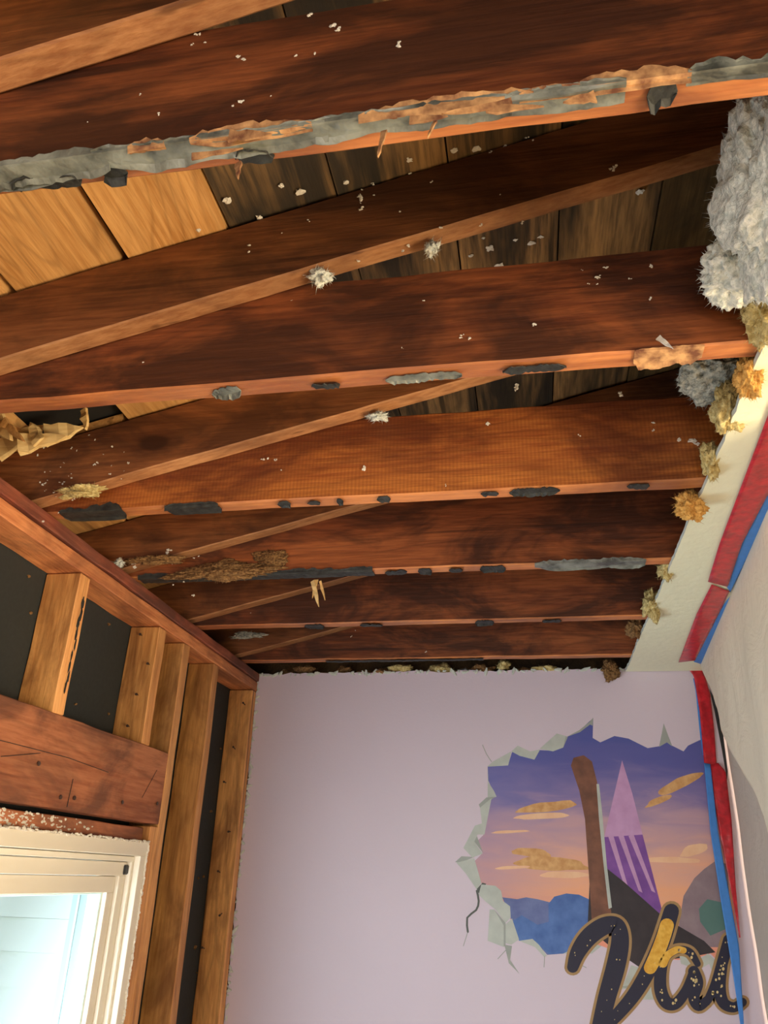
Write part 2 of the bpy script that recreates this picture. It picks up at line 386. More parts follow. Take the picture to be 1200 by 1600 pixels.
stud(1.60, 1.663, .437, ST, 'short wall stud left of the picture edge above the header', 10)
stud(.98, 1.042, zf + .001, ST, 'tall wall stud on the near side of the window', 11)
stud(.36, .42, zf + .001, ST, 'tall wall stud close beside the camera position', 12)
hd = timber('header_board', X0 - .058, X0 - .0005, 1.05, 3.0785, .166, .4355, 1, M['header'], M['header'], E1,
       'wide scarred orange header board spanning over the window', 'board', seed=13, n=24, amp=.002)
bk = timber('window_buck', X1 + .002, X0 - .030, 1.05, 3.012, .104, .150, 1, M['header'], M['header'], E1,
       'plaster-flecked board lying flat on top of the white window frame', 'board', seed=14, n=24)
rnd = random.Random(21)
for i in range(7): nail(s5, H(X0 - .02 - .09 * rnd.random(), 3.989, .8 - i * .19 + rnd.uniform(-.04, .04)), (.1, -1, rnd.uniform(-.2, .2)), .028)
for i in range(4): nail(s2, H(X0 - .09 * rnd.random() - .02, 2.836, .86 - .12 * i), (0, -1, 0), .010)
for (y, z) in ((2.75, .22), (2.35, .20), (2.43, .205), (3.03, .24), (2.2, .28)): nail(hd, H(X0 - .0005, y, z), (1, 0, 0), .003, .002)
# saw kerfs cut across the header face
for (y0, z0, y1, z1) in ((1.9, .315, 2.35, .318), (2.35, .318, 2.62, .306), (2.40, .175, 2.405, .26), (2.9, .25, 2.99, .36), (2.02, .275, 2.2, .31)):
    bm = bmesh.new(); a, b_ = H(X0 + .0006, y0, z0), H(X0 + .0006, y1, z1); n_ = (b_ - a).cross(Vector((1, 0, 0))).normalized() * .0006
    vs = [bm.verts.new(p) for p in (a - n_, a + n_, b_ + n_, b_ - n_, a - n_ + Vector((.0007, 0, 0)), a + n_ + Vector((.0007, 0, 0)), b_ + n_ + Vector((.0007, 0, 0)), b_ - n_ + Vector((.0007, 0, 0)))]
    for q in ((0, 1, 2, 3), (4, 5, 6, 7), (0, 1, 5, 4), (1, 2, 6, 5), (2, 3, 7, 6), (3, 0, 4, 7)): bm.faces.new([vs[i_] for i_ in q])
    mesh_obj('scratch', bm, M['char'], hd)
# black streak on the first stud's edge
def blob(bm, c, rx, ry, rz, sub=2, amp=.4, freq=60, seed=0, rotz=0):
    ret = bmesh.ops.create_icosphere(bm, subdivisions=sub, radius=1)
    R_ = Matrix.Rotation(rotz, 3, 'Z')
    for v in ret['verts']:
        n_ = v.co.copy(); kk = 1 + amp * noise.fractal(v.co * 1.7 + Vector((seed * 7.3, seed, 0)), .8, 2.1, 4)
        v.co = c + R_ @ Vector((n_.x * rx * kk, n_.y * ry * kk, n_.z * rz * kk))
bm = bmesh.new()
for i in range(9): blob(bm, H(X0 + .0005, 2.262 + .004 * math.sin(i * 2), .80 - i * .035), .0012, .005 - .0003 * i, .014, 2, .6, seed=i)
mesh_obj('tar_streak', bm, M['char'], s1)

# small bits of fluff stuck to the black sheathing
def crumb_mesh(bm, p, s, seed):
    blob(bm, Vector(p), s, s * .7, s * .8, 1, .9, seed=seed, rotz=seed)
bm = bmesh.new(); rnd = random.Random(31)
for (px, py) in ((45, 900), (48, 958), (170, 975), (118, 1100), (345, 1170), (347, 1200), (330, 1268), (318, 1370), (310, 1372), (305, 1480), (308, 1520), (170, 1115)):
    p = at(0, X1 + .003, px, py); crumb_mesh(bm, p, rnd.uniform(.004, .008), rnd.random() * 9)
stuff(mesh_obj('fibre_bits', bm, M['brown_fluff'], wl))

# ================================================================= WINDOW
wn = struct(empty('window_1', H(-1.5, 2.0, -.5)))
def ring(name, x0, x1, y0, y1, z0, z1, t, mat, tt=None, parent=wn):
    """rectangular frame of four mitred-looking members, bevelled; H units"""
    tt = tt or t; bm = bmesh.new()
    def b4(a, b_, c, d_): box(bm, x0 * S, x1 * S, a * S, b_ * S, CZ + c * S, CZ + d_ * S)
    b4(y0, y1, z1 - tt, z1); b4(y0, y1, z0, z0 + tt); b4(y0, y0 + t, z0 + tt, z1 - tt); b4(y1 - t, y1, z0 + tt, z1 - tt)
    bmesh.ops.bevel(bm, geom=bm.edges[:], offset=.0012, segments=1, affect='EDGES')
    return mesh_obj(name, bm, mat, parent)
ring('window_frame', X1, X0, WY0, WY1 - .002, WZ0, .098, .048, M['window_white'])
ring('window_stop', X1, X0 - .022, WY0 + .05, WY1 - .052, WZ0 + .05, .048, .018, M['window_white'])
ring('window_stop', X1, X0 - .038, WY0 + .07, WY1 - .072, WZ0 + .07, .028, .045, M['window_white'], .046)
ring('sash', X1 + .01, X0 - .050, WY0 + .118, WY1 - .12, WZ0 + .12, -.020, .048, M['window_white'], .052)
ring('sash_bead', X1 + .02, X0 - .066, WY0 + .168, WY1 - .17, WZ0 + .175, -.072, .012, M['trimcyan'], .006)
bm = bmesh.new(); box(bm, -1.530 * S, -1.525 * S, (WY0 + .17) * S, (WY1 - .172) * S, CZ + (WZ0 + .18) * S, CZ - .077 * S); mesh_obj('glass_pane', bm, M['glass'], wn)
bm = bmesh.new(); p = at(0, X0 - .036, 197, 1359); box(bm, p.x - .004, p.x + .004, p.y - .012, p.y + .012, p.z - .011, p.z + .011)
bmesh.ops.bevel(bm, geom=bm.edges[:], offset=.002, segments=2, affect='EDGES'); mesh_obj('latch', bm, M['latch'], wn)
# ragged plaster edge left round the window frame
bm = bmesh.new(); rnd = random.Random(8)
for i in range(70):
    z = .095 - i * .010; blob(bm, H(X0 + .001, WY1 - .001 + rnd.uniform(-.004, .003), z), .0035, rnd.uniform(.002, .005), rnd.uniform(.004, .008), 1, .6, seed=i)
for i in range(110):
    blob(bm, H(X0 + .001, WY1 - .002 - i * .0125, .099 + rnd.uniform(-.002, .004)), .003, rnd.uniform(.005, .009), rnd.uniform(.0015, .0035), 1, .6, seed=i)
stuff(mesh_obj('plaster_edge', bm, M['crumb'], wn))
# white flecks of plaster on the board above the window
bm = bmesh.new()
for i in range(150):
    y = 2.0 + abs(rnd.gauss(0, .28)); z = .104 + rnd.random() * .044
    if y > 2.95: continue
    blob(bm, H(X0 - .0305, y, z), .0018, rnd.uniform(.002, .008), rnd.uniform(.0012, .004), 1, .7, seed=i)
stuff(mesh_obj('plaster_flecks', bm, M['crumb'], bk))

# neighbouring white clapboard wall with corner trim, seen through the glass
hs = empty('clapboard_wall', H(-3.2, 3.6, -2.6)); hs.location.z = 0
tag(hs, 'white clapboard house wall with pale corner trim, outside the window', 'house wall')
zt = -.198
for i in range(-12, 19):
    z0 = zt + i * .130; bm = bmesh.new()
    prism_pts = [(3.50 - .012, z0 + .001), (3.50 - .0, z0 + .001), (3.56, z0 + .001), (3.56, z0 + .129), (3.505, z0 + .129)]
    a = [bm.verts.new(H(-6.5, y, z)) for y, z in prism_pts]; b_ = [bm.verts.new(H(-1.978, y, z)) for y, z in prism_pts]
    bm.faces.new(a); bm.faces.new(b_[::-1])
    for j in range(5): bm.faces.new((a[j], b_[j], b_[(j + 1) % 5], a[(j + 1) % 5]))
    mesh_obj('clapboard', bm, M['siding'], hs)
bm = bmesh.new(); box(bm, -1.975 * S, -1.86 * S, 3.47 * S, 3.57 * S, 0.005, CZ + 2.2 * S); bmesh.ops.bevel(bm, geom=bm.edges[:], offset=.004, segments=2, affect='EDGES')
mesh_obj('corner_trim', bm, M['trimcyan'], hs)
bm = bmesh.new(); box(bm, -1.945 * S, -1.935 * S, 3.462 * S, 3.4695 * S, 0.005, CZ + 2.2 * S); mesh_obj('trim_bead', bm, M['siding'], hs)
bm = bmesh.new(); box(bm, -12, X1 * S - .03, -8, 10, -.08, -.035); struct(mesh_obj('ground', bm, plain('lawn', (.16, .22, .08))))

# ================================================================= CEILING JOISTS AND RAFTERS
TH = .055
JY = [.758, 1.379, 1.977, 2.558, 3.184, 3.790]
XR = 3.05
def joist(y, side, label, seed, h=.268, top=None):
    zt_ = 1.0 + h; xc = (zt_ + .012 - 1.584) / .245        # where the deck would cut the top edge
    bm = bmesh.new()
    pts_ = [(-2.0, 1.0005), (XR, 1.0005), (XR, zt_), (xc, zt_), (-2.0, ROOF(-2.0) - .012)]
    prism(bm, [(x * S, CZ + z * S) for x, z in pts_], y * S, (y + TH) * S)
    rough_edges(bm, 0, 60, .0024, seed, .003); bmesh.ops.recalc_face_normals(bm, faces=bm.faces)
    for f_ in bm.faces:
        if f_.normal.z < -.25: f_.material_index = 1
    return tag(recenter(mesh_obj('ceiling_joist', bm, [side, M['joist_edge']], recalc=False)), label, 'joist')
def rafter(y, label, seed):
    zb = lambda x: 1.020 + .247 * (x + 1.44)
    bm = bmesh.new()
    pts_ = [(-2.1, 1.0015), (-1.50, 1.0035), (XR, zb(XR)), (XR, ROOF(XR) - .007), (-2.1, ROOF(-2.1) - .007)]
    prism(bm, [(x * S, CZ + z * S) for x, z in pts_], y * S, (y + TH - .001) * S)
    rough_edges(bm, 0, 60, .0018, seed, .0025); bmesh.ops.recalc_face_normals(bm, faces=bm.faces)
    for f_ in bm.faces:
        if f_.normal.z < -.25: f_.material_index = 1
    return tag(recenter(mesh_obj('roof_rafter', bm, [M['rafter'], M['rafter_edge']], recalc=False)), label, 'rafter')
jl = ['ceiling joist nearest the top of the photo, underside covered in torn grey paper',
      'dark red-brown ceiling joist with swirling knots, underside dotted with charcoal scabs',
      'bright orange ceiling joist with saw-marked face, third from the top',
      'ceiling joist with a brown nest heaped on its left end, fourth from the top',
      'thin-looking ceiling joist second from the lilac wall',
      'ceiling joist closest to the lilac wall']
rl = ['sloping rafter in the top left corner, in front of the paper-covered joist',
      'long sloping rafter crossing the picture beneath the bare deck boards, flecked with white fluff',
      'sloping rafter rising from a yellow clump behind the knotty dark joist',
      'sloping rafter behind the bright orange joist, debris at its lower end',
      'sloping rafter behind the joist with the nest',
      'short visible rafter, the one closest to the lilac wall']
JO, RA = [], []
for i, y in enumerate(JY):
    JO.append(joist(y, M['joist_pale'] if i in (2,) else M['joist'], jl[i], 20 + i, .268 if i < 4 else .235))
    RA.append(rafter(y - TH - .002, rl[i], 40 + i))
joist(.19, M['joist'], 'ceiling joist just overhead of the camera', 61); rafter(.19 - TH - .002, 'rafter just overhead of the camera', 62)
joist(-.41, M['joist'], 'ceiling joist behind the camera', 63); rafter(-.41 - TH - .002, 'rafter behind the camera', 64)
bm = bmesh.new(); box(bm, (XR + .005) * S, (XR + .05) * S, -3.6 * S, 4.39 * S, CZ + .99 * S, CZ + 2.27 * S); struct(mesh_obj('wall_attic', bm, M['plank_olive']))

# ---- torn paper and charcoal scabs left on the undersides (parts of the joists)
def scrap(parent, y, x0, x1, w0, wrap, mat, seed, ycen=.5, curl=.006, name='paper_scrap', step=.010):
    """jagged, curled skin under a joist; wrap = how far it climbs the near face"""
    rnd = random.Random(seed); bm = bmesh.new(); n = max(4, int((x1 - x0) / step)); rows = []
    for i in range(n + 1):
        t = i / n; x = x0 + (x1 - x0) * t
        env = min(1, 9 * t, 9 * (1 - t)) ** .7 if (x1 - x0) < .8 else 1
        nz = noise.noise(Vector((x * 9, seed, 0))); nz2 = noise.noise(Vector((x * 14, seed + 5, 3)))
        wa = w0 * max(.08, env) * (1 + .55 * nz + .15 * rnd.uniform(-1, 1)); c = TH * ycen + .006 * nz2
        ya, yb_ = c - wa * TH * rnd.uniform(.75, 1.15), c + wa * TH * (1 + .5 * noise.noise(Vector((x * 22, seed + 30, 3)))) * rnd.uniform(.75, 1.15)
        row = []
        up = wrap * max(0, .6 + .9 * noise.noise(Vector((x * 7, seed + 9, 1))) + .25 * rnd.uniform(-1, 1)) * env
        if wrap: ya = 0
        yb_ = min(yb_, TH * .98)
        if wrap:
            row.append(H(x, y - .0035 - curl * .6 * abs(nz), 1.0 + up)); row.append(H(x, y - .003, 1.0 + up * .5)); row.append(H(x, y - .002, .998))
        for j in range(5):
            s = j / 4; lift = .0025 + (curl * (.5 + nz) * (s if seed % 2 else 1 - s) ** 2 if j in (0, 4) else .001 * rnd.random())
            row.append(H(x, y + ya + (yb_ - ya) * s, 1.0 - max(.001, lift)))
        rows.append([bm.verts.new(p) for p in row])
    for a, b_ in zip(rows, rows[1:]):
        for j in range(len(a) - 1): bm.faces.new((a[j], a[j + 1], b_[j + 1], b_[j]))
    o = mesh_obj(name, bm, mat, parent)
    o.modifiers.new('thick', 'SOLIDIFY').thickness = .0012
    return o
def pxX(i, px, py): v = ray(px, py); return v[0] / v[2]          # X on the joist underside plane Z=1
A = JO[0]; ya = JY[0]
scrap(A, ya, -1.0, -.60, .26, .012, M['paper'], 3, .42, .012)
scrap(A, ya, -.62, -.25, .14, .010, M['paper'], 23, .45, .014)
scrap(A, ya, -.27, .02, .10, .010, M['paper'], 25, .40, .012)
scrap(A, ya, -.95, -.70, .16, 0, M['paper'], 27, .62, .014)
scrap(A, ya, .01, .175, .08, .010, M['paper'], 4, .5, .010)
scrap(A, ya, .255, .47, .06, .022, M['paper'], 5, .25, .010)
scrap(A, ya, -.46, -.27, .02, .018, M['tanpaper'], 7, .12, .010, 'fibre_scrap')
scrap(A, ya, -.20, .05, .01, .018, M['tanpaper'], 8, .12, .014, 'fibre_scrap')
scrap(A, ya, .03, .26, .02, .020, M['tanpaper'], 9, .12, .012, 'fibre_scrap')
scrap(A, ya, -.56, -.50, .02, .020, M['tanpaper'], 10, .12, .012, 'fibre_scrap')
scrap(A, ya, .205, .245, .40, .0, M['char'], 11, .45, .014, 'char_scab', .006)
for s, (x0, x1) in enumerate(((-.78, -.66), (-.62, -.58), (-.40, -.34))): scrap(A, ya, x0, x1, .3, 0, M['char'], 12 + s, .7, .016, 'char_scab', .008)
for i, (a, b_, w_) in enumerate((((328, 608), (380, 613), .26), ((487, 600), (532, 600), .26), ((602, 590), (722, 583), .26), ((785, 575), (885, 568), .30))):
    x0, x1 = pxX(1, *a), pxX(1, *b_); scrap(JO[1], JY[1], x0, x1, w_, .0, M['paper'] if i in (0, 2) else M['char'], 31 + i, .5, .012, 'char_scab', .006)
scrap(JO[1], JY[1], pxX(1, 990, 555), pxX(1, 1098, 548), .42, .004, M['tanpaper'], 37, .5, .010, 'fibre_scrap', .006)
scrap(JO[2], JY[2], -1.40, -1.19, .9, .02, M['char'], 41, .5, .012, 'char_scab')
scrap(JO[2], JY[2], -1.05, -.88, .8, .01, M['char'], 42, .5, .012, 'char_scab')
for i, (a, b_) in enumerate(((-.70, -.66), (-.61, -.57), (-.40, -.36), (-.10, -.05), (-.02, .12), (.30, .36), (-.52, -.50))): scrap(JO[2], JY[2], a, b_, .34, 0, M['char'], 43 + i, .3, .010, 'char_scab', .006)
scrap(JO[3], JY[3], -1.42, -.52, .55, .015, M['char'], 52, .5, .012, 'char_scab')
scrap(JO[3], JY[3], .05, .42, .55, .015, M['paper'], 53, .5, .010)
for i, (a, b_) in enumerate(((-.48, -.40), (-.36, -.31), (-.25, -.20), (-.14, -.05))): scrap(JO[3], JY[3], a, b_, .5, 0, M['char'], 54 + i, .5, .010, 'char_scab', .006)
for i, (a, b_) in enumerate(((-.95, -.86), (-.70, -.60), (-.20, -.12), (.08, .16))): scrap(JO[4], JY[4], a, b_, .5, 0, M['char'], 61 + i, .5, .010, 'char_scab', .006)
scrap(JO[5], JY[5], -1.0, -.2, .4, 0, M['char'], 70, .5, .006, 'char_scab')

# ---- splinters
def splinter(bm, a, b_, w_, t, seed):
    rnd = random.Random(seed); a, b_ = Vector(a), Vector(b_); d_ = b_ - a; n_ = d_.cross(Vector((.2, .9, .3))).normalized() * w_; k2 = d_.cross(n_).normalized() * t
    L = []
    for i in range(6):
        s = i / 5; p = a + d_ * s + k2 * rnd.uniform(-.6, .6); ww = (1 - s) ** .5 * (.7 + .6 * rnd.random()) + .04
        L.append([bm.verts.new(p + n_ * ww + k2), bm.verts.new(p - n_ * ww * rnd.uniform(.6, 1) + k2), bm.verts.new(p - n_ * ww - k2), bm.verts.new(p + n_ * ww - k2)])
    for q, r_ in zip(L, L[1:]):
        for j in range(4): bm.faces.new((q[j], q[(j + 1) % 4], r_[(j + 1) % 4], r_[j]))
    bm.faces.new(L[0]); bm.faces.new(L[-1][::-1])
def splinters(parent, lst, mat=M['raw'], name='splinter'):
    for i, (a, b_, w_, t) in enumerate(lst):
        bm = bmesh.new(); splinter(bm, a, b_, w_, t, i + len(lst)); mesh_obj(name, bm, mat, parent)
P = lambda px, py, yy: at(1, yy, px, py)
splinters(JO[3], [(P(488, 908, 2.55), P(498, 948, 2.53), .006, .0015), (P(500, 908, 2.55), P(508, 938, 2.55), .004, .0015), (P(494, 906, 2.55), P(488, 935, 2.54), .005, .001)])
splinters(A, [(P(680, 190, 0.742), P(668, 215, 0.732), .0022, .001), (P(372, 255, 0.752), P(372, 280, 0.742), .004, .001), (P(600, 205, 0.742), P(590, 245, 0.732), .003, .001),
              (P(358, 212, 0.747), P(425, 210, 0.737), .006, .001), (P(800, 160, 0.747), P(690, 178, 0.737), .005, .001), (P(930, 150, 0.747), P(880, 160, 0.742), .006, .001),
              (P(760, 172, 0.747), P(850, 166, 0.740), .004, .001), (P(640, 188, 0.747), P(700, 182, 0.740), .004, .001), (P(300, 245, 0.747), P(380, 232, 0.740), .003, .001)], M['tanpaper'])
splinters(JO[1], [(P(1028, 527, 1.37), P(1052, 545, 1.36), .0035, .001)], M['crumb'], 'plaster_curl')
# the broken deck board at the left
bb = empty('broken_board', at(1, 1.75, 60, 670)); tag(bb, 'splintered pale deck board with a black hole at the left edge of the photo', 'board')
for i, (a, b_, w_, t) in enumerate((((-5, 705), (70, 665), .022, .004), ((70, 680), (130, 668), .020, .004), ((30, 695), (105, 682), .018, .004), ((60, 690), (48, 660), .014, .003),
                                    ((130, 640), (135, 672), .010, .003), ((-10, 650), (18, 688), .020, .004), ((5, 660), (38, 690), .010, .003))):
    bm = bmesh.new(); splinter(bm, at(1, 1.84 - .02 * i, *a), at(1, 1.84 - .02 * i, *b_), w_, t, i); mesh_obj('splinter', bm, M['raw'] if i != 6 else M['plank_tan'], bb)

# ================================================================= INSULATION
def fluff(name, c, rx, ry, rz, mat, label, seed, sub=5, amp=.45, fibres=160, group=None, cat='insulation', flen=.012):
    bm = bmesh.new(); c = Vector(c); ret = bmesh.ops.create_icosphere(bm, subdivisions=sub, radius=1)
    for v in ret['verts']:
        n_ = v.co.copy(); o_ = Vector((seed * 3.7, seed * 1.3, seed))
        kk = 1 + amp * (noise.fractal(n_ * 1.3 + o_, .7, 2.0, 5)) + amp * .35 * abs(noise.noise(n_ * 6 + o_)) + .10 * amp * noise.noise(n_ * 22 + o_)
        v.co = Vector((n_.x * rx * kk, n_.y * ry * kk, n_.z * rz * kk))
    rnd = random.Random(seed); vs = ret['verts']
    bm.verts.ensure_lookup_table()
    base = [v.co.copy() for v in vs]
    for i in range(fibres):
        p = rnd.choice(base); d_ = (p.normalized() + Vector([rnd.uniform(-.9, .9) for _ in range(3)])).normalized(); L = rnd.uniform(.3, 1) * flen
        s_ = d_.orthogonal().normalized() * .0006; u = d_.cross(s_).normalized() * .0006
        q = p + d_ * L; b3 = [bm.verts.new(p + s_), bm.verts.new(p - s_), bm.verts.new(p + u), bm.verts.new(q + Vector([rnd.uniform(-.002, .002) for _ in range(3)]))]
        for t3 in ((0, 1, 3), (1, 2, 3), (2, 0, 3)): bm.faces.new([b3[j] for j in t3])
    o = mesh_obj(name, bm, mat, smooth=True, recalc=False); o.location = c
    if label: tag(o, label, cat, group)
    return o
X = 0.56
fluff('insulation_batt', at(1, 1.06, 1212, 300), .052, .120, .118, M['white_fluff'], 'large white fluffy insulation batt filling the joist bay at the right edge', 1, 6, .30, 1500)
fluff('insulation_tuft', at(1, 1.25, 1150, 425), .040, .040, .036, M['white_fluff'], 'round white insulation clump against the knotty dark joist', 2, 5, .4, 500)
fluff('insulation_tuft', at(0, .50, 1198, 485), .026, .030, .045, M['yellow_fluff'], 'yellow-green insulation tuft above the ceiling cut at the right edge', 3, 5, .45, 400)
fluff('insulation_batt', at(1, 1.70, 1118, 588), .055, .055, .024, M['grey_fluff'], 'grey insulation batt end between the knotty joist and the orange joist', 4, 5, .35, 900)
fluff('insulation_tuft', at(0, .50, 1170, 588), .016, .03, .030, M['orange_fluff'], 'tan insulation tuft beside the grey batt end', 5, 5, .5, 250)
fluff('insulation_tuft', at(0, .50, 1135, 640), .020, .03, .036, M['yellow_fluff'], 'brownish yellow insulation tuft at the drywall cut, before the orange joist', 6, 5, .5, 300)
fluff('insulation_tuft', at(0, .50, 1110, 718), .014, .03, .030, M['yellow_fluff'], 'pale yellow tuft at the right end of the orange joist', 7, 5, .5, 250)
fluff('insulation_tuft', at(0, .475, 1078, 790), .022, .022, .026, M['orange_fluff'], 'bright orange insulation tuft hanging below the orange joist end', 8, 5, .6, 350)
fluff('insulation_tuft', at(0, .50, 1040, 890), .014, .035, .020, M['yellow_fluff'], 'small yellow tuft behind the nest joist end', 9, 4, .6, 200)
fluff('insulation_tuft', at(0, .50, 1018, 945), .018, .06, .030, M['yellow_fluff'], 'yellow tuft at the right end of the joist second from the lilac wall', 10, 5, .6, 260)
fluff('insulation_tuft', at(0, .48, 993, 980), .022, .03, .024, M['brown_fluff'], 'mossy brown tuft at the right end of the joist closest to the lilac wall', 11, 5, .6, 260)
fluff('insulation_tuft', at(1, 4.03, 953, 1048), .028, .014, .030, M['brown_fluff'], 'golden brown insulation tuft hanging over the top of the lilac wall', 12, 5, .6, 420)
rnd = random.Random(77)
for i in range(17):
    x = -1.30 + i * .108
    fluff('insulation_scrap', H(x, 4.10 + rnd.uniform(-.02, .06), 1.01 + rnd.uniform(-.02, .02)), rnd.uniform(.02, .04), .022, rnd.uniform(.010, .020),
          M[rnd.choice(['brown_fluff', 'grey_fluff', 'yellow_fluff', 'brown_fluff'])], 'loose scrap of insulation lying along the top of the lilac wall', 100 + i, 3, .7, 60, 'scraps on top of the lilac wall')
# nest on the fourth joist, debris on the rafter feet
fluff('debris_nest', P(345, 893, 2.545), .115, .018, .020, M['brown_fluff'], 'brown fibrous nest heaped along the left end of the fourth joist', 13, 6, .7, 900, cat='nest')
fluff('debris_clump', P(425, 872, 2.553), .036, .004, .020, M['brown_fluff'], 'flat dark brown patch of nest stuck on the fourth joist face', 14, 5, .5, 150, cat='debris')
fluff('debris_clump', P(128, 768, 1.90), .038, .014, .010, M['yellow_fluff'], 'yellow clump on the foot of the rafter behind the knotty dark joist', 15, 5, .7, 200, cat='debris')
fluff('debris_clump', P(240, 876, 2.49), .06, .016, .008, M['brown_fluff'], 'tan clump on the foot of the rafter behind the orange joist', 16, 5, .7, 200, cat='debris')
fluff('debris_clump', P(385, 993, 3.71), .05, .014, .009, M['grey_fluff'], 'grey clump on the foot of the rafter closest to the lilac wall', 17, 5, .7, 150, cat='debris')
fluff('insulation_tuft', P(500, 432, 1.345), .014, .010, .012, M['white_fluff'], 'white fluff tuft clinging below the long rafter at the picture centre-left', 18, 4, .8, 200)
fluff('insulation_tuft', P(590, 651, 1.95), .018, .010, .006, M['white_fluff'], 'white fluff tuft on top of the bright orange joist', 19, 4, .8, 150)
fluff('insulation_tuft', P(676, 388, 1.345), .009, .008, .008, M['white_fluff'], 'white fluff tuft below the long rafter right of the bigger one', 20, 4, .8, 120)
fluff('insulation_tuft', P(185, 880, 2.45), .012, .01, .008, M['white_fluff'], 'white fluff on the top plate edge below the nest joist', 22, 4, .8, 120)

def crumbs(parent, lst, label):
    bm = bmesh.new(); rnd = random.Random(len(lst))
    for i, (px, py, yy, s) in enumerate(lst):
        p = P(px, py, yy) + Vector((0, -s * .25, 0))
        for j in range(1 + int(s * 900) % 3):
            s = s * .85; q = p + Vector((rnd.uniform(-1, 1), 0, rnd.uniform(-1, 1))) * s * 1.3
            blob(bm, q, s * rnd.uniform(.4, 1), s * .35, s * rnd.uniform(.3, .8), 2, 1.1, seed=rnd.random() * 50)
    return stuff(mesh_obj('fluff_crumbs', bm, M['crumb'], parent))
rnd = random.Random(4)
def around(c, n, spread, yy, s): return [(c[0] + rnd.gauss(0, spread), c[1] + rnd.gauss(0, spread), yy, s * rnd.uniform(.5, 1.3)) for _ in range(n)]
r2 = JY[1] - TH - .002
L = [(560, 292, r2, .005), (563, 312, r2, .006), (566, 326, r2, .005), (545, 268, r2, .003), (640, 266, r2, .004), (642, 272, r2, .003), (585, 305, r2, .002), (390, 385, r2, .003), (387, 395, r2, .003), (440, 365, r2, .002), (483, 345, r2, .002), (830, 218, r2, .004), (824, 214, r2, .003), (690, 355, r2, .003), (625, 330, r2, .0025)]
L += around((560, 300), 10, 14, r2, .0022) + around((700, 280), 8, 60, r2, .002)
crumbs(RA[1], L, '')
L = [(957, 265, r2 - .0, .006), (950, 268, r2, .004)] + [(x, 0, 0, s) for x, s in ()]
crumbs(RA[1], L, '')
crumbs(RA[1], [(x, y_, r2 + .02, s) for x, y_, s in ((640, 386, .004), (632, 390, .004), (815, 348, .003), (730, 345, .003), (752, 352, .003), (690, 345, .002), (1000, 262, .002), (1040, 250, .002), (560, 408, .003), (520, 430, .003), (54, 545, .003), (416, 432, .003), (475, 430, .002))], '')
crumbs(A, [(x, y_, ya, s) for x, y_, s in ((376, 90, .004), (380, 93, .003), (525, 42, .004), (530, 45, .003), (462, 88, .0025), (622, 68, .003), (627, 73, .003), (308, 55, .003), (300, 70, .002), (318, 68, .002), (362, 165, .002), (378, 160, .003), (250, 178, .002), (490, 85, .002), (484, 25, .003), (220, 148, .0015), (423, 150, .0015), (138, 190, .001))], '')
crumbs(JO[1], [(x, y_, JY[1], s) for x, y_, s in ((932, 435, .003), (945, 418, .003), (985, 437, .002), (1022, 418, .004), (1015, 468, .003), (730, 528, .004), (722, 525, .003), (835, 508, .003), (630, 545, .002), (662, 470, .002), (224, 566, .002), (455, 470, .002))] + around((930, 430), 5, 10, JY[1], .002), '')
crumbs(JO[2], [(x, y_, JY[2], s) for x, y_, s in ((765, 664, .005), (570, 732, .006), (420, 714, .004), (410, 718, .003), (431, 718, .003), (440, 735, .002), (805, 605, .003), (697, 758, .002), (1065, 684, .007), (1085, 690, .008), (1090, 697, .006), (1022, 672, .003), (1020, 660, .003), (905, 680, .002))], '')
r3 = JY[2] - TH - .002
crumbs(RA[2], around((85, 750), 26, 26, r3, .0028) + around((140, 735), 18, 24, r3, .0025) + [(808, 605, r3, .006), (806, 612, r3, .004), (970, 615, r3, .005)], '')
crumbs(RA[3], [(265, 860, JY[3] - TH - .002, .006), (263, 866, JY[3] - TH - .002, .004), (210, 883, JY[3] - TH - .002, .006)], '')
crumbs(JO[3], around((300, 880), 16, 26, JY[3], .004), '')
crumbs(JO[4], around((385, 950), 8, 24, JY[4], .003), '')
crumbs(JO[5], around((520, 1000), 10, 60, JY[5], .0025), '')
# crumbs caught on the deck boards
bm = bmesh.new()
for (px, py) in ((355, 313), (440, 290), (470, 300), (405, 340), (710, 235), (745, 232), (690, 270), (700, 275), (790, 230), (640, 250), (830, 380), (765, 388), (780, 415), (735, 400), (845, 370), (1000, 300), (310, 360), (540, 285), (755, 372), (805, 375)):
    v = ray(px, py); t = (1.584 - .004) / (v[2] - .245 * v[0]); p = H(*(v * t)); s = rnd.uniform(.003, .007)
    blob(bm, p, s, s * .8, s * .4, 2, 1.0, seed=px)
stuff(mesh_obj('fluff_crumbs', bm, M['crumb'], deck))

# ================================================================= PLASTIC SHEET AND TAPES (right)
shx = lambda y: .700 + .0767 * (y - 2.168)
def sheet(name, y0, y1, edge_fn, off, amp, label, seed, top=.983, mat='plastic'):
    bm = bmesh.new(); NY, NZ = 90, 90; g = []
    for j in range(NZ + 1):
        z = top + (zf + .004 - top) * (j / NZ) ** 1.3; row = []
        ye = edge_fn(z)
        for i in range(NY + 1):
            y = y0 + (ye - y0) * i / NY; fall = min(1, (top - z) * 3)
            wv = amp * fall * (.6 * math.sin(y * 8 + seed + z * 1.5) + .5 * noise.noise(Vector((y * 3, z * 1.4, seed))) + .25 * noise.noise(Vector((y * 9, z * 5, seed))))
            row.append(bm.verts.new(H(shx(y) + off + wv + .012 * fall, y, z)))
        g.append(row)
    for a, b_ in zip(g, g[1:]):
        for i in range(NY): bm.faces.new((a[i], a[i + 1], b_[i + 1], b_[i]))
    o = mesh_obj(name, bm, M[mat], smooth=True, recalc=False); o.modifiers.new('thick', 'SOLIDIFY').thickness = .0004
    return tag(o, label, 'plastic sheet')
